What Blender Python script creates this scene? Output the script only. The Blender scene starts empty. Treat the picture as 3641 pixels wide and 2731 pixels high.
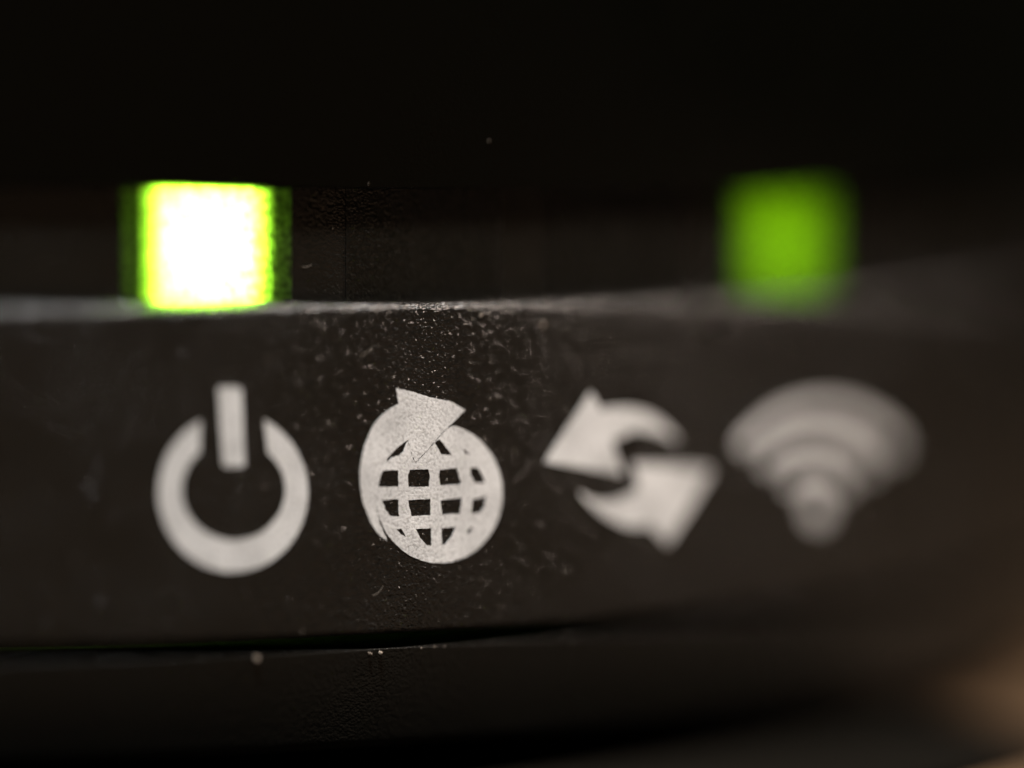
import bpy, bmesh, math, random
from mathutils import Vector, Matrix
from mathutils.geometry import delaunay_2d_cdt

SC = bpy.context.scene
COL = SC.collection
MM = 0.001
PI = math.pi
rad = math.radians

# ------------------------------------------------------------------ camera
cam_d = bpy.data.cameras.new('camera')
cam = bpy.data.objects.new('camera', cam_d)
COL.objects.link(cam)
cam.location = (21.153 * MM, -130.896 * MM, 15.8 * MM)
cam.rotation_euler = (rad(90 - 2.702), 0, 0)
cam_d.sensor_width = 36
cam_d.lens = 36 / 2 / 0.155
cam_d.clip_start = 0.002
cam_d.clip_end = 20
cam_d.dof.use_dof = True
cam_d.dof.focus_distance = 90.3 * MM
cam_d.dof.aperture_fstop = 5.9
cam_d.dof.aperture_blades = 0
cam_d.dof.aperture_ratio = 1.12
SC.camera = cam

# ------------------------------------------------------------------ room light
W = bpy.data.worlds.new('World')
SC.world = W
W.use_nodes = True
bg = W.node_tree.nodes['Background']
bg.inputs[0].default_value = (1.0, 0.86, 0.72, 1)
bg.inputs[1].default_value = 0.008

def area(name, loc, target, size, power, col):
    d = bpy.data.lights.new(name, 'AREA')
    d.shape = 'RECTANGLE'
    d.size, d.size_y = size
    d.energy = power
    d.color = col
    o = bpy.data.objects.new(name, d)
    COL.objects.link(o)
    o.location = loc
    o.rotation_euler = (Vector(target) - Vector(loc)).to_track_quat('-Z', 'Y').to_euler()
    return o
DEV = (18 * MM, -40 * MM, 10 * MM)
area('ceiling_lamp', (0.00, -0.28, 0.62), DEV, (0.10, 0.08), 5.9, (1.0, 1.0, 0.985))
area('side_lamp', (0.50, -0.02, 0.50), DEV, (0.10, 0.10), 5.6, (1.0, 0.82, 0.70))

SC.view_settings.view_transform = 'Standard'
SC.view_settings.look = 'None'
SC.view_settings.exposure = 0
SC.view_settings.gamma = 1
SC.view_settings.use_curve_mapping = False
SC.cycles.use_denoising = True
SC.cycles.max_bounces = 8

# ------------------------------------------------------------------ materials
def mat(name):
    m = bpy.data.materials.new(name)
    m.use_nodes = True
    nt = m.node_tree
    return m, nt, nt.nodes, nt.links, nt.nodes['Principled BSDF']

def math_node(nt, op, a, b=None, c=None):
    n = nt.nodes.new('ShaderNodeMath'); n.operation = op
    for i, v in enumerate((a, b, c)):
        if v is None: continue
        if isinstance(v, (int, float)): n.inputs[i].default_value = v
        else: nt.links.new(v, n.inputs[i])
    return n.outputs[0]

def grain_height(nt, scale):
    """Moulded leather grain of the plastic."""
    N, L = nt.nodes, nt.links
    tc = N.new('ShaderNodeTexCoord')
    v = N.new('ShaderNodeTexVoronoi'); v.feature = 'F1'; v.inputs['Scale'].default_value = scale
    L.new(tc.outputs['Object'], v.inputs['Vector'])
    n = N.new('ShaderNodeTexNoise'); n.inputs['Scale'].default_value = scale * 0.55; n.inputs['Detail'].default_value = 2
    n.inputs['Roughness'].default_value = 0.6
    L.new(tc.outputs['Object'], n.inputs['Vector'])
    h = math_node(nt, 'ADD', math_node(nt, 'MULTIPLY', v.outputs['Distance'], -0.55), math_node(nt, 'MULTIPLY', n.outputs['Fac'], 0.9))
    return h

def plastic(name, base, rough, scale=7500, depth=0.02, strength=0.6, spec=0.5):
    m, nt, N, L, p = mat(name)
    h = grain_height(nt, scale)
    b = N.new('ShaderNodeBump'); b.inputs['Strength'].default_value = strength
    b.inputs['Distance'].default_value = depth * MM
    L.new(h, b.inputs['Height']); L.new(b.outputs[0], p.inputs['Normal'])
    # slow unevenness of the colour and of the gloss, from handling
    tc = N.new('ShaderNodeTexCoord')
    n = N.new('ShaderNodeTexNoise'); n.inputs['Scale'].default_value = 260; n.inputs['Detail'].default_value = 2
    L.new(tc.outputs['Object'], n.inputs['Vector'])
    r = N.new('ShaderNodeMapRange'); r.inputs[1].default_value = 0.3; r.inputs[2].default_value = 0.7
    r.inputs[3].default_value = rough - 0.05; r.inputs[4].default_value = rough + 0.07
    L.new(n.outputs['Fac'], r.inputs[0]); L.new(r.outputs[0], p.inputs['Roughness'])
    p.inputs['Base Color'].default_value = (*base, 1)
    p.inputs['Specular IOR Level'].default_value = spec
    return m

M = {}
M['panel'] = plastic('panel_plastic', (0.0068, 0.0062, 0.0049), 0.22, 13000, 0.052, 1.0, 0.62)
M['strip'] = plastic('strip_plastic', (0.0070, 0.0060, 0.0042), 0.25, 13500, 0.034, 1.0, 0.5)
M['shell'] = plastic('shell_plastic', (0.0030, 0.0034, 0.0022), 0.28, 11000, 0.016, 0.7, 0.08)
M['bezel'] = plastic('bezel_plastic', (0.0072, 0.0069, 0.0056), 0.26, 13500, 0.022, 0.9, 0.22)
M['inner'] = plastic('inner_plastic', (0.003, 0.003, 0.0025), 0.7, 5000, 0.01, 0.2)
M['inner'].node_tree.nodes['Principled BSDF'].inputs['Specular IOR Level'].default_value = 0.0
M['shade_black'] = plastic('shade_plate_black', (0.0070, 0.0062, 0.0050), 0.95, 3000, 0.05, 0.6)  # near-black colour standing in for shade on the table
M['shade_black'].node_tree.nodes['Principled BSDF'].inputs['Specular IOR Level'].default_value = 0.0

def ink_material():
    m, nt, N, L, p = mat('white_ink')
    tc = N.new('ShaderNodeTexCoord')
    n = N.new('ShaderNodeTexNoise'); n.inputs['Scale'].default_value = 14000; n.inputs['Detail'].default_value = 3
    L.new(tc.outputs['Object'], n.inputs['Vector'])
    r = N.new('ShaderNodeValToRGB')
    r.color_ramp.elements[0].position = 0.30; r.color_ramp.elements[0].color = (0.44, 0.44, 0.435, 1)
    r.color_ramp.elements[1].position = 0.55; r.color_ramp.elements[1].color = (0.745, 0.75, 0.745, 1)
    L.new(n.outputs['Fac'], r.inputs[0])
    # thin and worn places in the print
    w = N.new('ShaderNodeTexNoise'); w.inputs['Scale'].default_value = 900; w.inputs['Detail'].default_value = 3
    L.new(tc.outputs['Object'], w.inputs['Vector'])
    wr = N.new('ShaderNodeMapRange'); wr.inputs[1].default_value = 0.30; wr.inputs[2].default_value = 0.62
    wr.inputs[3].default_value = 0.84; wr.inputs[4].default_value = 1.10
    L.new(w.outputs['Fac'], wr.inputs[0])
    vm = N.new('ShaderNodeVectorMath'); vm.operation = 'SCALE'
    L.new(r.outputs[0], vm.inputs[0]); L.new(wr.outputs[0], vm.inputs['Scale'])
    L.new(vm.outputs[0], p.inputs['Base Color'])
    p.inputs['Roughness'].default_value = 0.55
    p.inputs['Specular IOR Level'].default_value = 0.3
    b = N.new('ShaderNodeBump'); b.inputs['Strength'].default_value = 0.7; b.inputs['Distance'].default_value = 0.02 * MM
    L.new(n.outputs['Fac'], b.inputs['Height']); L.new(b.outputs[0], p.inputs['Normal'])
    return m
M['ink'] = ink_material()

def window_material():
    m, nt, N, L, p = mat('frosted_window')
    p.inputs['Base Color'].default_value = (0.0066, 0.0058, 0.0038, 1)
    p.inputs['Roughness'].default_value = 0.25
    h = grain_height(nt, 13500)
    b = N.new('ShaderNodeBump'); b.inputs['Strength'].default_value = 1.0; b.inputs['Distance'].default_value = 0.034 * MM
    L.new(h, b.inputs['Height']); L.new(b.outputs[0], p.inputs['Normal'])
    t = N.new('ShaderNodeBsdfTranslucent'); t.inputs['Color'].default_value = (0.8, 0.8, 0.8, 1)
    L.new(b.outputs[0], t.inputs['Normal'])
    # the frosting is uneven: thin and thick patches let more or less light through
    tc = N.new('ShaderNodeTexCoord')
    n = N.new('ShaderNodeTexNoise'); n.inputs['Scale'].default_value = 6500; n.inputs['Detail'].default_value = 2
    L.new(tc.outputs['Object'], n.inputs['Vector'])
    fr = N.new('ShaderNodeMapRange'); fr.inputs[1].default_value = 0.36; fr.inputs[2].default_value = 0.64
    fr.inputs[3].default_value = 0.11; fr.inputs[4].default_value = 0.38
    L.new(n.outputs['Fac'], fr.inputs[0])
    mx = N.new('ShaderNodeMixShader'); L.new(fr.outputs[0], mx.inputs[0])
    L.new(p.outputs[0], mx.inputs[1]); L.new(t.outputs[0], mx.inputs[2])
    L.new(mx.outputs[0], N['Material Output'].inputs['Surface'])
    return m
M['window'] = window_material()

def led_material(name, strength, blue=0.034):
    m, nt, N, L, p = mat(name)
    p.inputs['Base Color'].default_value = (0.04, 0.045, 0.03, 1)
    p.inputs['Emission Color'].default_value = (0.40, 1.0, blue, 1)
    p.inputs['Emission Strength'].default_value = strength
    return m
M['led_bright'] = led_material('led_bright', 620, 0.030)
M['led_dim'] = led_material('led_dim', 3.7, 0.001)
M['led_off'] = led_material('led_off', 0)
M['led_off'].node_tree.nodes['Principled BSDF'].inputs['Base Color'].default_value = (0.01, 0.01, 0.008, 1)

def wood_material():
    m, nt, N, L, p = mat('brown_wood')
    tc = N.new('ShaderNodeTexCoord')
    mp = N.new('ShaderNodeMapping'); mp.inputs['Scale'].default_value = (6, 90, 20)
    L.new(tc.outputs['Object'], mp.inputs['Vector'])
    n = N.new('ShaderNodeTexNoise'); n.inputs['Scale'].default_value = 4; n.inputs['Detail'].default_value = 8
    n.inputs['Distortion'].default_value = 0.6
    L.new(mp.outputs['Vector'], n.inputs['Vector'])
    r = N.new('ShaderNodeValToRGB')
    r.color_ramp.elements[0].position = 0.35; r.color_ramp.elements[0].color = (0.085, 0.049, 0.024, 1)
    r.color_ramp.elements[1].position = 0.68; r.color_ramp.elements[1].color = (0.145, 0.090, 0.047, 1)
    L.new(n.outputs['Fac'], r.inputs[0]); L.new(r.outputs[0], p.inputs['Base Color'])
    p.inputs['Roughness'].default_value = 0.5
    b = N.new('ShaderNodeBump'); b.inputs['Strength'].default_value = 0.2; b.inputs['Distance'].default_value = 0.2 * MM
    L.new(n.outputs['Fac'], b.inputs['Height']); L.new(b.outputs[0], p.inputs['Normal'])
    return m
M['wood'] = wood_material()

def dust_material():
    m, nt, N, L, p = mat('pale_dust')
    p.inputs['Base Color'].default_value = (0.24, 0.20, 0.16, 1)
    p.inputs['Roughness'].default_value = 0.8
    return m
M['dust'] = dust_material()

# ------------------------------------------------------------------ helpers
R0 = 44.84          # radius of the rounded front, mm; angles are measured from the -y axis towards +x
def pt(theta, r, z):
    return Vector((r * math.sin(theta) * MM, -r * math.cos(theta) * MM, z * MM))

def link(name, me, m, parent=None, smooth=False, label=None):
    me.materials.append(m)
    if smooth:
        for p in me.polygons: p.use_smooth = True
    o = bpy.data.objects.new(name, me)
    COL.objects.link(o)
    if parent: o.parent = parent
    if label: o['label'] = label
    return o

def fillet(corners):
    """corners: (d, z, radius) of a closed cross-section; returns the rounded polygon."""
    out = []
    n = len(corners)
    for i, (d, z, r) in enumerate(corners):
        c = Vector((d, z))
        if r <= 0:
            out.append(c); continue
        a = (Vector(corners[i - 1][:2]) - c).normalized()
        b = (Vector(corners[(i + 1) % n][:2]) - c).normalized()
        ang = a.angle(b)
        t = r / math.tan(ang / 2)
        cen = c + (a + b).normalized() * (r / math.sin(ang / 2))
        p0, p1 = c + a * t - cen, c + b * t - cen
        a0 = math.atan2(p0.y, p0.x); a1 = math.atan2(p1.y, p1.x)
        da = (a1 - a0 + PI) % (2 * PI) - PI
        k = 8
        for j in range(k + 1):
            q = a0 + da * j / k
            out.append(cen + Vector((math.cos(q), math.sin(q))) * r)
    return out

def sweep(bm, poly, th0, th1, step=0.5, caps=True):
    n = max(2, int(math.ceil((th1 - th0) / step)))
    rings = []
    for i in range(n + 1):
        th = rad(th0 + (th1 - th0) * i / n)
        rings.append([bm.verts.new(pt(th, R0 + p[0], p[1])) for p in poly])
    k = len(poly)
    for i in range(n):
        for j in range(k):
            f = bm.faces.new((rings[i][j], rings[i][(j + 1) % k], rings[i + 1][(j + 1) % k], rings[i + 1][j]))
            f.smooth = True
    if caps:
        bm.faces.new(rings[0][::-1]); bm.faces.new(rings[-1])

def finish(bm, name, m, parent=None, label=None, sharp=40):
    bmesh.ops.recalc_face_normals(bm, faces=bm.faces)
    for e in bm.edges:
        if len(e.link_faces) == 2 and e.calc_face_angle(0) > rad(sharp): e.smooth = False
    me = bpy.data.meshes.new(name)
    bm.to_mesh(me); bm.free()
    return link(name, me, m, parent, label=label)

# ------------------------------------------------------------------ setting: the table
bm = bmesh.new()
bmesh.ops.create_cube(bm, size=1)
for v in bm.verts: v.co = Vector((v.co.x * 1.0 - 0.425, v.co.y * 0.7 + 0.12, (v.co.z - 0.5) * 0.025))
bmesh.ops.bevel(bm, geom=bm.edges[:], offset=0.002, segments=2, affect='EDGES')
table = finish(bm, 'table_top', M['wood'])
table['kind'] = 'structure'

# ------------------------------------------------------------------ the modem
modem = bpy.data.objects.new('modem', None)
COL.objects.link(modem)
modem.empty_display_size = 0.02
modem['label'] = 'black textured plastic modem with rounded front, white printed symbols and green status lights'
modem['category'] = 'modem'

TH0, TH1 = -84.0, 92.0

# front panel that carries the symbols, with a fine grid on the face
bm = bmesh.new()
prof = fillet([(-2.6, 13.78, 0), (0.0, 13.80, 0.30), (0.0, 4.74, 0.16), (-2.6, 4.74, 0)])
ext = []
for i, p in enumerate(prof):
    ext.append(p)
    q = prof[(i + 1) % len(prof)]
    if abs(p.x) < 1e-4 and abs(q.x) < 1e-4 and p.y - q.y > 3:
        for j in range(1, 12): ext.append(p.lerp(q, j / 12))
sweep(bm, ext, TH0, TH1, 0.5)
panel = finish(bm, 'front_panel', M['panel'], modem)

# recessed strip with openings for the four light windows
STRIP_D = -1.0
WIN = (17.2, 25.3, 33.4, 41.9)
HALF = 3.05
edges = [TH0]
for w in WIN: edges += [w - HALF, w + HALF]
edges.append(TH1)
sp = fillet([(-3.2, 17.6, 0), (STRIP_D, 17.6, 0), (STRIP_D, 13.2, 0), (-3.2, 13.2, 0)])
bm = bmesh.new()
for i in range(0, len(edges), 2):
    sweep(bm, sp, edges[i], edges[i + 1], 0.5)
strip = finish(bm, 'light_strip', M['strip'], modem)

for i, w in enumerate(WIN):
    bm = bmesh.new()
    g = 0.008
    n = 12
    zs = (13.2, 17.6)
    a0, a1 = w - HALF + g, w + HALF - g
    rr = R0 + STRIP_D + 0.03
    cols = []
    for k in range(n + 1):
        th = rad(a0 + (a1 - a0) * k / n)
        cols.append([bm.verts.new(pt(th, rr - 0.5, zs[0])), bm.verts.new(pt(th, rr, zs[0])),
                     bm.verts.new(pt(th, rr, zs[1])), bm.verts.new(pt(th, rr - 0.5, zs[1]))])
    for k in range(n):
        for j in range(3):
            f = bm.faces.new((cols[k][j], cols[k][j + 1], cols[k + 1][j + 1], cols[k + 1][j])); f.smooth = True
    win = finish(bm, 'indicator_window', M['window'], modem,
                 {0: 'brightly lit yellow-green status window above the power symbol',
                  3: 'dimmer green status window above the wireless symbol'}.get(i))
    # the light source behind the frosted window: a small chip in its holder
    bm = bmesh.new()
    hw, z0, z1, back = (1.02, 1.15, 1.15, 1.5)[i], (14.15, 14.15, 14.15, 14.0)[i], (16.5, 16.5, 16.5, 16.65)[i], 1.05
    tw = (1.16, 1.8, 1.8, 1.85)[i]
    gap = (0.27, 0.24, 0.24, 0.36)[i]
    cth = rad(w)
    c = pt(cth, R0 + STRIP_D - back, 0)
    tx = Vector((math.cos(cth), math.sin(cth), 0)); nx = Vector((math.sin(cth), -math.cos(cth), 0))
    fr = [c + tx * a * MM + Vector((0, 0, b * MM)) for a, b in ((-hw, z0), (hw, z0), (hw, z1), (-hw, z1))]
    bk = [q - nx * 0.8 * MM for q in fr]
    vf = [bm.verts.new(q) for q in fr]; vb = [bm.verts.new(q) for q in bk]
    bm.faces.new(vf); bm.faces.new(vb[::-1])
    for j in range(4): bm.faces.new((vf[j], vb[j], vb[(j + 1) % 4], vf[(j + 1) % 4]))
    bmesh.ops.recalc_face_normals(bm, faces=bm.faces)
    chip = finish(bm, 'light_chip', M[('led_bright', 'led_off', 'led_off', 'led_dim')[i]], win)

    # opaque tube that guides the light to the window
    bm = bmesh.new()
    loops = []
    for depth, grow in ((gap, 0.0), (1.5, 0.0), (1.5, 0.2), (gap, 0.2)):
        c = pt(cth, R0 + STRIP_D - depth, 0)
        loops.append([bm.verts.new(c + tx * a * MM + Vector((0, 0, b * MM))) for a, b in
                      ((-tw - grow, 13.90 - grow), (tw + grow, 13.90 - grow), (tw + grow, 16.72 + grow), (-tw - grow, 16.72 + grow))])
    for a in range(4):
        for j in range(4):
            bm.faces.new((loops[a][j], loops[a][(j + 1) % 4], loops[(a + 1) % 4][(j + 1) % 4], loops[(a + 1) % 4][j]))
    finish(bm, 'light_tube', M['inner'], win)

# upper shell: leans out over the strip, then rounds back over the top
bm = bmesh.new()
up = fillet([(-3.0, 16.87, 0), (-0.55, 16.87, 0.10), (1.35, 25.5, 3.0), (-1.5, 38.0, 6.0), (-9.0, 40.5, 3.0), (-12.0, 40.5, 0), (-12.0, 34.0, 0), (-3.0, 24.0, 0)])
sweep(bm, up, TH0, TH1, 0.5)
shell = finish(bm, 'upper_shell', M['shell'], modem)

# lower bezel below the dark joint
bm = bmesh.new()
lo = fillet([(-2.8, 4.33, 0), (-0.10, 4.33, 0.03), (-0.62, 1.50, 0.45), (-6.0, 1.10, 0), (-6.0, 4.33, 0)])
sweep(bm, lo, TH0, TH1, 0.5)
bezel = finish(bm, 'lower_bezel', M['bezel'], modem)

# inner wall behind the joint and the strip, body behind, and foot ring
bm = bmesh.new()
sweep(bm, [Vector((-3.4, 1.6)), Vector((-3.4, 26)), Vector((-5.8, 26)), Vector((-5.8, 1.6))], TH0, TH1, 1)
finish(bm, 'inner_wall', M['inner'], modem)
bm = bmesh.new()
n = 60
ring = [(rad(TH0 + 1 + (TH1 - TH0 - 2) * i / n), R0 - 9) for i in range(n + 1)]
pts = [pt(a, r, 0) for a, r in ring]
pts += [Vector((0.030, 0.075, 0)), Vector((-0.030, 0.075, 0))]
lower = [bm.verts.new(p + Vector((0, 0, 1.6 * MM))) for p in pts]
upper = [bm.verts.new(p + Vector((0, 0, 40.3 * MM))) for p in pts]
k = len(pts)
for i in range(k): bm.faces.new((lower[i], lower[(i + 1) % k], upper[(i + 1) % k], upper[i]))
bm.faces.new(lower[::-1]); bm.faces.new(upper)
finish(bm, 'rear_body', M['shell'], modem)
bm = bmesh.new()
sweep(bm, fillet([(-5.0, 1.3, 0), (-5.0, 0.0, 0.3), (-9.0, 0.0, 0.3), (-9.0, 1.3, 0)]), TH0 + 2, TH1 - 2, 1)
finish(bm, 'foot_ring', M['inner'], modem)
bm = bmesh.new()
sweep(bm, fillet([(-9.5, 0.5, 0), (5.5, 0.5, 0.2), (5.5, 0.05, 0), (-9.5, 0.05, 0)]), TH0, 50.3, 1)  # added dark plate, stands in for the shadow under the modem
finish(bm, 'shade_plate', M['shade_black'], modem)

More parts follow.
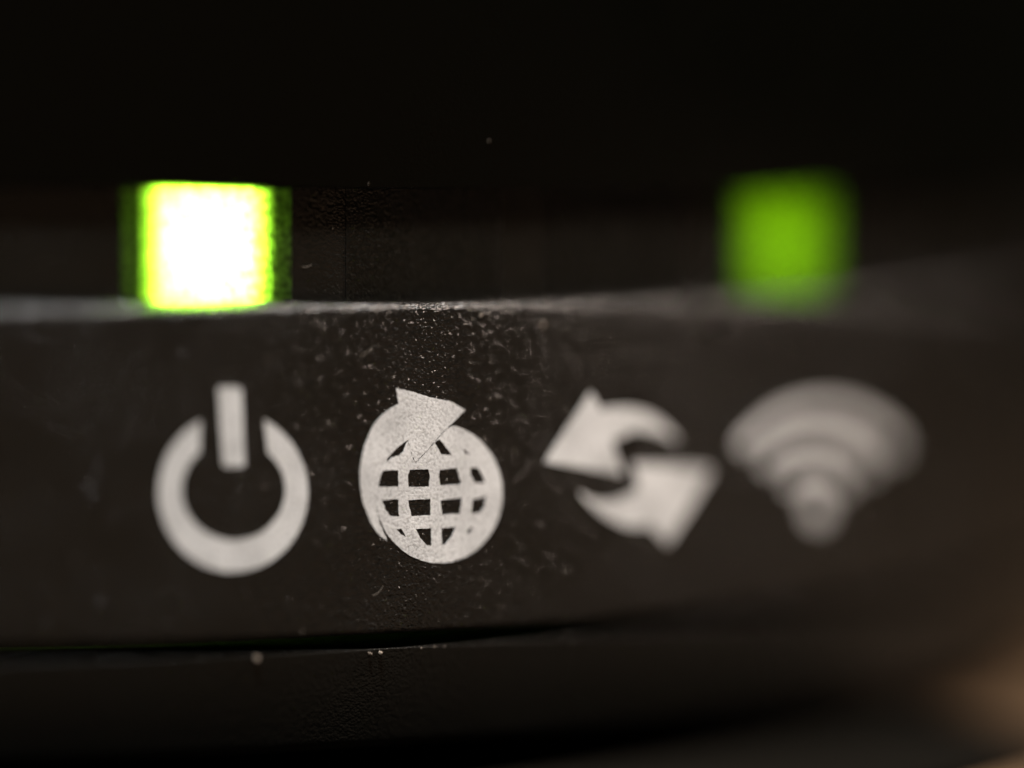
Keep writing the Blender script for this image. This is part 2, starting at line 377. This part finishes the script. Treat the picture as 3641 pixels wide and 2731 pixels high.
# ------------------------------------------------------------------ printed symbols, in mm along the curved face and above the table
SYMBOLS = {
 'power_symbol': [
  ('ring', [[[14.768,10.658],[14.936,10.566],[15.097,10.458],[15.247,10.335],[15.387,10.199],[15.515,10.05],[15.629,9.889],[15.728,9.719],[15.812,9.54],[15.881,9.354],[15.932,9.163],[15.966,8.968],[15.983,8.771],[15.982,8.574],[15.964,8.378],[15.928,8.185],[15.874,7.997],[15.804,7.815],[15.718,7.64],[15.617,7.476],[15.501,7.322],[15.372,7.179],[15.231,7.051],[15.079,6.936],[14.917,6.837],[14.747,6.753],[14.571,6.687],[14.389,6.637],[14.203,6.605],[14.016,6.592],[13.828,6.596],[13.641,6.617],[13.457,6.657],[13.277,6.714],[13.103,6.787],[12.935,6.877],[12.777,6.982],[12.628,7.102],[12.49,7.235],[12.364,7.38],[12.251,7.537],[12.152,7.703],[12.067,7.878],[11.999,8.06],[11.946,8.247],[11.909,8.439],[11.889,8.633],[11.886,8.827],[11.9,9.021],[11.93,9.212],[11.977,9.4],[12.041,9.582],[12.119,9.756],[12.213,9.923],[12.321,10.079],[12.442,10.224],[12.575,10.357],[12.72,10.476],[12.875,10.581],[13.039,10.671],[13.012,9.841],[12.926,9.768],[12.848,9.688],[12.777,9.603],[12.713,9.512],[12.658,9.416],[12.611,9.316],[12.573,9.213],[12.544,9.107],[12.525,8.999],[12.514,8.889],[12.514,8.779],[12.522,8.669],[12.54,8.56],[12.568,8.452],[12.604,8.347],[12.649,8.244],[12.703,8.146],[12.766,8.052],[12.836,7.962],[12.913,7.879],[12.997,7.802],[13.088,7.731],[13.184,7.667],[13.285,7.611],[13.391,7.563],[13.5,7.524],[13.613,7.493],[13.728,7.47],[13.844,7.457],[13.96,7.453],[14.077,7.458],[14.193,7.472],[14.307,7.495],[14.418,7.527],[14.527,7.567],[14.631,7.616],[14.73,7.673],[14.824,7.738],[14.912,7.81],[14.994,7.889],[15.068,7.974],[15.134,8.064],[15.192,8.16],[15.241,8.26],[15.281,8.364],[15.312,8.47],[15.333,8.579],[15.345,8.69],[15.347,8.801],[15.339,8.912],[15.321,9.023],[15.294,9.132],[15.257,9.238],[15.211,9.342],[15.156,9.442],[15.093,9.537],[15.022,9.627],[14.944,9.712],[14.858,9.79]]]),
  ('bar', [[[13.507,11.503],[13.561,11.555],[14.098,11.547],[14.16,11.493],[14.18,10.807],[14.208,10.09],[14.229,9.486],[14.175,9.419],[13.674,9.43],[13.621,9.499],[13.585,10.102],[13.542,10.818]]]),
 ],
 'globe_symbol': [
  ('curved_arrow', [[[18.579,11.025],[18.516,10.991],[18.426,10.943],[18.326,10.886],[18.232,10.823],[18.145,10.757],[18.057,10.686],[17.973,10.606],[17.895,10.515],[17.824,10.409],[17.759,10.29],[17.699,10.165],[17.647,10.039],[17.602,9.914],[17.563,9.785],[17.531,9.656],[17.505,9.529],[17.484,9.404],[17.469,9.28],[17.46,9.156],[17.458,9.032],[17.463,8.905],[17.476,8.776],[17.493,8.651],[17.513,8.532],[17.536,8.424],[17.562,8.323],[17.591,8.226],[17.625,8.13],[17.664,8.033],[17.708,7.936],[17.754,7.844],[17.801,7.758],[17.847,7.68],[17.894,7.607],[17.943,7.54],[17.995,7.478],[18.057,7.419],[18.126,7.363],[18.189,7.316],[18.233,7.283],[18.219,7.377],[18.186,7.441],[18.14,7.534],[18.09,7.641],[18.049,7.75],[18.018,7.86],[17.991,7.978],[17.969,8.1],[17.95,8.219],[17.935,8.339],[17.923,8.461],[17.916,8.579],[17.916,8.686],[17.923,8.777],[17.936,8.855],[17.955,8.932],[17.98,9.017],[18.013,9.119],[18.053,9.232],[18.097,9.339],[18.141,9.428],[18.182,9.489],[18.223,9.532],[18.268,9.569],[18.319,9.613],[18.38,9.669],[18.448,9.73],[18.519,9.791],[18.587,9.846],[18.659,9.897],[18.733,9.947],[18.8,9.989],[18.846,10.019],[18.928,9.857],[18.989,9.581],[19.09,9.411],[19.38,9.677],[19.672,9.987],[20.002,10.313],[20.205,10.465],[20.408,10.655],[20.576,10.812],[20.15,11.047],[19.528,11.178],[18.949,11.357],[18.519,11.449]]]),
  ('globe_grid', [[[20.243,10.382],[20.38,10.339],[20.515,10.285],[20.645,10.222],[20.771,10.15],[20.892,10.068],[21.007,9.978],[21.115,9.879],[21.216,9.773],[21.31,9.66],[21.394,9.541],[21.47,9.415],[21.537,9.285],[21.593,9.151],[21.64,9.013],[21.676,8.872],[21.702,8.729],[21.716,8.586],[21.72,8.442],[21.712,8.298],[21.694,8.156],[21.665,8.016],[21.626,7.879],[21.576,7.745],[21.516,7.616],[21.446,7.493],[21.367,7.375],[21.279,7.264],[21.183,7.16],[21.079,7.063],[20.969,6.975],[20.851,6.896],[20.728,6.826],[20.601,6.765],[20.468,6.714],[20.333,6.673],[20.194,6.643],[20.054,6.623],[19.913,6.614],[19.771,6.615],[19.63,6.627],[19.49,6.649],[19.351,6.682],[19.216,6.725],[19.084,6.778],[18.956,6.84],[18.833,6.911],[18.715,6.992],[18.604,7.08],[18.499,7.177],[18.401,7.281],[18.311,7.392],[18.23,7.508],[18.156,7.631],[18.092,7.758],[18.037,7.89],[17.991,8.025],[17.956,8.162],[17.93,8.302],[17.914,8.443],[17.908,8.585],[17.913,8.726],[17.928,8.866],[17.952,9.004],[17.987,9.14],[18.032,9.273],[18.086,9.401],[18.149,9.525],[18.221,9.643],[18.302,9.756],[18.212,9.393],[18.372,9.558],[18.587,9.606],[18.731,9.728],[18.803,9.91],[18.846,9.999],[18.925,9.83],[18.989,9.554],[19.09,9.391],[19.308,9.585],[19.395,9.67],[19.687,9.966],[20.013,10.296]],[[19.648,9.945],[19.805,10.014],[19.994,9.795],[20.185,9.568],[19.853,9.596],[19.752,9.783]],[[20.511,9.746],[20.593,9.695],[20.736,9.58],[20.552,9.604]],[[18.139,9.225],[18.579,9.201],[18.578,8.761],[17.99,8.768],[18.053,9.052]],[[18.922,9.207],[19.46,9.209],[19.511,9.042],[19.479,8.73],[18.874,8.738],[18.854,9.062]],[[19.806,9.181],[20.313,9.217],[20.374,9.015],[20.443,8.809],[20.394,8.755],[19.826,8.745],[19.778,8.997]],[[20.736,9.226],[20.97,9.203],[21.102,8.984],[21.197,8.765],[20.846,8.788],[20.731,9.052]],[[18.096,8.401],[18.567,8.422],[18.594,7.944],[18.37,7.952],[18.205,8.123]],[[18.864,8.38],[19.521,8.387],[19.529,7.937],[18.97,7.935],[18.891,8.207]],[[19.824,8.345],[20.474,8.388],[20.412,7.946],[19.872,7.944]],[[20.799,8.337],[21.22,8.396],[21.15,8.101],[21.025,7.95],[20.758,7.942]],[[18.517,7.59],[18.663,7.61],[18.797,7.377],[18.655,7.449]],[[19.08,7.582],[19.547,7.59],[19.547,7.095],[19.419,7.126],[19.219,7.337]],[[19.847,7.575],[20.289,7.595],[20.159,7.334],[19.956,7.113],[19.867,7.131]],[[20.642,7.502],[20.818,7.596],[20.753,7.442],[20.613,7.366]]]),
 ],
 'data_symbol': [
  ('arrow', [[[23.034,9.287],[23.787,10.242],[24.584,11.203],[24.902,10.698],[24.939,10.704],[24.99,10.712],[25.054,10.721],[25.125,10.729],[25.205,10.735],[25.293,10.741],[25.392,10.744],[25.5,10.743],[25.622,10.738],[25.758,10.729],[25.897,10.716],[26.031,10.696],[26.16,10.669],[26.286,10.635],[26.41,10.596],[26.532,10.549],[26.653,10.495],[26.773,10.434],[26.89,10.367],[27.001,10.295],[27.109,10.218],[27.214,10.134],[27.311,10.048],[27.397,9.967],[27.474,9.884],[27.542,9.8],[27.598,9.726],[27.638,9.674],[27.592,9.695],[27.528,9.724],[27.448,9.759],[27.358,9.795],[27.253,9.835],[27.133,9.879],[27.007,9.922],[26.884,9.96],[26.767,9.992],[26.65,10.02],[26.533,10.043],[26.417,10.058],[26.299,10.065],[26.18,10.065],[26.064,10.057],[25.956,10.042],[25.858,10.015],[25.767,9.978],[25.681,9.938],[25.596,9.904],[25.506,9.877],[25.413,9.851],[25.333,9.83],[25.276,9.816],[25.7,8.833],[24.315,9.074]]]),
  ('arrow', [[[26.008,9.146],[27.6,9.013],[28.856,8.832],[28.128,7.881],[27.256,6.793],[26.618,7.34],[26.512,7.335],[26.36,7.327],[26.192,7.322],[26.039,7.328],[25.906,7.346],[25.777,7.372],[25.651,7.406],[25.525,7.447],[25.396,7.498],[25.265,7.558],[25.138,7.623],[25.018,7.69],[24.905,7.759],[24.797,7.832],[24.695,7.906],[24.603,7.976],[24.519,8.042],[24.442,8.106],[24.374,8.168],[24.316,8.227],[24.268,8.288],[24.229,8.35],[24.199,8.403],[24.177,8.441],[24.233,8.407],[24.313,8.358],[24.405,8.305],[24.499,8.26],[24.594,8.222],[24.695,8.188],[24.799,8.158],[24.906,8.137],[25.017,8.125],[25.132,8.12],[25.246,8.122],[25.354,8.13],[25.451,8.144],[25.541,8.164],[25.632,8.19],[25.732,8.219],[25.855,8.258],[25.994,8.305],[26.121,8.349],[26.209,8.38]]]),
 ],
 'wireless_symbol': [
  ('dot', [[[33.69,7.43],[33.684,7.369],[33.664,7.31],[33.631,7.254],[33.586,7.204],[33.53,7.161],[33.465,7.124],[33.392,7.096],[33.313,7.077],[33.229,7.068],[33.144,7.068],[33.06,7.078],[32.977,7.098],[32.899,7.126],[32.827,7.162],[32.763,7.206],[32.708,7.256],[32.664,7.311],[32.631,7.37],[32.611,7.431],[32.605,7.493],[32.611,7.554],[32.63,7.612],[32.662,7.667],[32.705,7.717],[32.759,7.761],[32.823,7.798],[32.894,7.826],[32.972,7.845],[33.055,7.855],[33.139,7.855],[33.224,7.846],[33.308,7.827],[33.387,7.799],[33.461,7.763],[33.527,7.719],[33.583,7.668],[33.629,7.613],[33.662,7.554],[33.683,7.492]]]),
  ('arc', [[[31.712,8.295],[31.762,8.342],[31.815,8.387],[31.872,8.429],[31.931,8.469],[31.994,8.507],[32.059,8.543],[32.127,8.576],[32.197,8.607],[32.27,8.635],[32.345,8.66],[32.421,8.682],[32.5,8.702],[32.581,8.719],[32.663,8.732],[32.746,8.743],[32.831,8.751],[32.916,8.756],[33.003,8.758],[33.09,8.757],[33.177,8.752],[33.265,8.745],[33.353,8.735],[33.44,8.722],[33.527,8.705],[33.613,8.686],[33.699,8.664],[33.784,8.639],[33.867,8.611],[33.949,8.58],[34.029,8.547],[34.107,8.511],[34.184,8.473],[34.258,8.432],[34.329,8.389],[34.398,8.344],[34.465,8.296],[34.528,8.247],[34.588,8.195],[34.644,8.142],[34.178,7.934],[34.139,7.971],[34.098,8.007],[34.055,8.041],[34.01,8.074],[33.962,8.106],[33.913,8.136],[33.862,8.164],[33.81,8.191],[33.756,8.216],[33.701,8.239],[33.644,8.261],[33.587,8.28],[33.528,8.297],[33.469,8.313],[33.409,8.327],[33.349,8.338],[33.288,8.347],[33.227,8.355],[33.166,8.36],[33.106,8.363],[33.045,8.364],[32.985,8.363],[32.925,8.36],[32.866,8.354],[32.808,8.347],[32.75,8.338],[32.694,8.326],[32.638,8.313],[32.584,8.297],[32.532,8.28],[32.481,8.26],[32.431,8.239],[32.384,8.216],[32.338,8.192],[32.294,8.165],[32.252,8.137],[32.212,8.108],[32.174,8.077],[32.139,8.044]]]),
  ('arc', [[[30.676,8.912],[30.761,8.994],[30.852,9.073],[30.948,9.148],[31.049,9.219],[31.156,9.286],[31.267,9.349],[31.383,9.408],[31.503,9.462],[31.628,9.512],[31.757,9.557],[31.889,9.597],[32.025,9.632],[32.164,9.662],[32.306,9.688],[32.451,9.708],[32.598,9.723],[32.747,9.732],[32.898,9.737],[33.051,9.736],[33.204,9.729],[33.358,9.717],[33.513,9.7],[33.668,9.678],[33.822,9.65],[33.976,9.617],[34.129,9.579],[34.28,9.536],[34.43,9.487],[34.577,9.434],[34.722,9.376],[34.863,9.313],[35.002,9.246],[35.137,9.174],[35.267,9.099],[35.393,9.019],[35.515,8.935],[35.631,8.847],[35.741,8.756],[35.846,8.662],[35.356,8.453],[35.271,8.53],[35.182,8.605],[35.087,8.678],[34.989,8.747],[34.886,8.813],[34.78,8.875],[34.67,8.935],[34.557,8.99],[34.441,9.042],[34.323,9.09],[34.202,9.135],[34.079,9.175],[33.955,9.211],[33.83,9.243],[33.703,9.27],[33.576,9.293],[33.448,9.312],[33.321,9.327],[33.193,9.337],[33.066,9.343],[32.94,9.344],[32.815,9.341],[32.691,9.333],[32.569,9.321],[32.449,9.305],[32.331,9.284],[32.215,9.259],[32.102,9.23],[31.991,9.197],[31.884,9.16],[31.78,9.119],[31.679,9.075],[31.582,9.026],[31.489,8.974],[31.4,8.919],[31.315,8.86],[31.235,8.798],[31.159,8.734],[31.088,8.666]]]),
  ('arc', [[[29.707,9.501],[29.823,9.617],[29.948,9.728],[30.08,9.834],[30.22,9.935],[30.366,10.031],[30.52,10.121],[30.68,10.205],[30.847,10.282],[31.02,10.354],[31.198,10.418],[31.383,10.477],[31.572,10.528],[31.766,10.572],[31.965,10.609],[32.168,10.639],[32.374,10.661],[32.584,10.676],[32.797,10.684],[33.013,10.684],[33.23,10.676],[33.449,10.661],[33.67,10.638],[33.891,10.607],[34.112,10.569],[34.332,10.524],[34.552,10.471],[34.771,10.41],[34.987,10.343],[35.201,10.268],[35.412,10.186],[35.619,10.098],[35.822,10.003],[36.02,9.901],[36.213,9.794],[36.4,9.68],[36.579,9.561],[36.752,9.436],[36.917,9.306],[37.073,9.172],[36.546,8.956],[36.412,9.073],[36.271,9.186],[36.123,9.295],[35.969,9.399],[35.808,9.499],[35.643,9.593],[35.472,9.682],[35.297,9.765],[35.118,9.843],[34.935,9.915],[34.75,9.98],[34.562,10.04],[34.372,10.093],[34.181,10.14],[33.989,10.18],[33.796,10.214],[33.603,10.241],[33.411,10.262],[33.219,10.276],[33.029,10.283],[32.84,10.283],[32.653,10.277],[32.469,10.265],[32.287,10.246],[32.109,10.22],[31.934,10.188],[31.762,10.15],[31.596,10.105],[31.433,10.055],[31.275,9.999],[31.123,9.936],[30.975,9.869],[30.834,9.795],[30.698,9.717],[30.568,9.634],[30.444,9.545],[30.327,9.452],[30.216,9.355],[30.113,9.253]]]),
 ],
}
def inside(p, loop):
    c = False
    n = len(loop)
    for i in range(n):
        a, b = loop[i], loop[i - 1]
        if (a[1] > p[1]) != (b[1] > p[1]) and p[0] < (b[0] - a[0]) * (p[1] - a[1]) / (b[1] - a[1]) + a[0]: c = not c
    return c

INK = 0.018
rng = random.Random(5)
def print_mesh(loops, jit=0.008):
    """A thin layer of ink: the outline cut out of the curved face, holes left open, with a raised edge."""
    fine = []
    for lp in loops:
        q = []
        for i, a in enumerate(lp):
            b = lp[(i + 1) % len(lp)]
            k = max(1, int(math.hypot(b[0] - a[0], b[1] - a[1]) / 0.06))
            for j in range(k):
                q.append((a[0] + (b[0] - a[0]) * j / k + rng.uniform(-jit, jit), a[1] + (b[1] - a[1]) * j / k + rng.uniform(-jit, jit)))
        fine.append(q)
    verts, es = [], []
    for lp in fine:
        o = len(verts)
        verts += [Vector(p) for p in lp]
        es += [(o + i, o + (i + 1) % len(lp)) for i in range(len(lp))]
    xs = [v.x for v in verts]; ys = [v.y for v in verts]
    x = min(xs)
    while x < max(xs):
        y = min(ys)
        while y < max(ys):
            verts.append(Vector((x + 0.01, y + 0.01))); y += 0.3
        x += 0.3
    V, E, Fc, _, _, _ = delaunay_2d_cdt(verts, es, [], 0, 1e-5)
    bm = bmesh.new()
    bv = [bm.verts.new(pt(v.x / R0, R0 + INK, v.y)) for v in V]
    for f in Fc:
        c = sum((V[i] for i in f), Vector((0, 0))) / len(f)
        if sum(inside(c, lp) for lp in fine) % 2:
            try: bm.faces.new([bv[i] for i in f])
            except ValueError: pass
    for v in [v for v in bm.verts if not v.link_faces]: bm.verts.remove(v)
    bmesh.ops.recalc_face_normals(bm, faces=bm.faces)
    s = sum((f.normal.dot(Vector((f.calc_center_median().x, f.calc_center_median().y, 0))) for f in bm.faces))
    if s < 0: bmesh.ops.reverse_faces(bm, faces=bm.faces)
    be = [e for e in bm.edges if len(e.link_faces) == 1]
    ret = bmesh.ops.extrude_edge_only(bm, edges=be)
    for v in [g for g in ret['geom'] if isinstance(g, bmesh.types.BMVert)]:
        a = math.atan2(v.co.x, -v.co.y)
        v.co = pt(a, R0 - 0.004, v.co.z / MM)
    return bm

LABELS = {'power_symbol': 'white power symbol, a broken ring with an upright bar', 'globe_symbol': 'white globe with a curved arrow wrapped round it',
          'data_symbol': 'pair of white curved arrows circling each other', 'wireless_symbol': 'blurred white wireless symbol of three arcs over a dot'}
for sym, parts in SYMBOLS.items():
    e = bpy.data.objects.new(sym, None)
    COL.objects.link(e); e.parent = modem; e['label'] = LABELS[sym]
    e.empty_display_size = 0.002
    for pname, loops in parts:
        bm = print_mesh(loops)
        me = bpy.data.meshes.new(pname); bm.to_mesh(me); bm.free()
        link(pname, me, M['ink'], e)

# ------------------------------------------------------------------ dust and lint
rng = random.Random(11)
bm = bmesh.new()
def speck(th, r, z, size):
    c = pt(rad(th), r, z)
    res = bmesh.ops.create_icosphere(bm, subdivisions=1, radius=1)
    sx = [size * MM * rng.uniform(0.6, 1.5) for _ in range(3)]
    rot = Matrix.Rotation(rng.uniform(0, 6), 3, Vector((rng.random(), rng.random(), rng.random() + .1)).normalized())
    for v in res['verts']:
        q = Vector((v.co.x * sx[0], v.co.y * sx[1], v.co.z * sx[2])) * rng.uniform(0.75, 1.2)
        v.co = c + rot @ q
for th, r, z, s in ((18.6, R0 - .05, 4.24, .07), (22.7, R0 - .05, 4.22, .06), (23.1, R0 - .05, 4.23, .055), (24.6, R0, 4.30, .035), (25.1, R0, 4.31, .03), (25.5, R0, 4.31, .03),
                    (22.9, R0 - .5, 17.0, .02), (27.4, R0 - .24, 18.2, .03), (21.4, R0 - .98, 16.35, .04), (26.9, R0, 13.4, .05), (29.4, R0, 13.1, .07)):
    speck(th, r, z, s)
for i in range(60):
    speck(rng.uniform(8, 60), R0 + .004, rng.uniform(4.9, 13.5), rng.choice((.010, .012, .015, .02)))
for i in range(30):
    speck(rng.uniform(8, 55), R0 - .985, rng.uniform(13.9, 16.6), rng.choice((.012, .016, .022)))
def fibre(th, r, z, length, ang, bend):
    prev = None
    for k in range(9):
        t = k / 8 - .5
        s = length * (t * math.cos(ang) - bend * (t * t) * math.sin(ang)); dz = length * (t * math.sin(ang) + bend * t * t * math.cos(ang))
        a = rad(th) + s / R0
        w = .005
        ringv = [bm.verts.new(pt(a - w / R0 * math.sin(ang), r + .008, z + dz + w * math.cos(ang))), bm.verts.new(pt(a + w / R0 * math.sin(ang), r + .008, z + dz - w * math.cos(ang))),
                 bm.verts.new(pt(a, r + .017, z + dz))]
        if prev:
            for j in range(3): bm.faces.new((prev[j], prev[(j + 1) % 3], ringv[(j + 1) % 3], ringv[j]))
        prev = ringv
fibre(22.6, R0, 12.45, .45, .6, .3)
fibre(23.0, R0, 5.9, .4, .7, .5)
fibre(20.8, R0 - .99, 14.75, .3, .15, .6)
fibre(19.0, R0, 12.3, .3, 1.5, .2)
dust = finish(bm, 'dust', M['dust'], modem)
dust['kind'] = 'stuff'
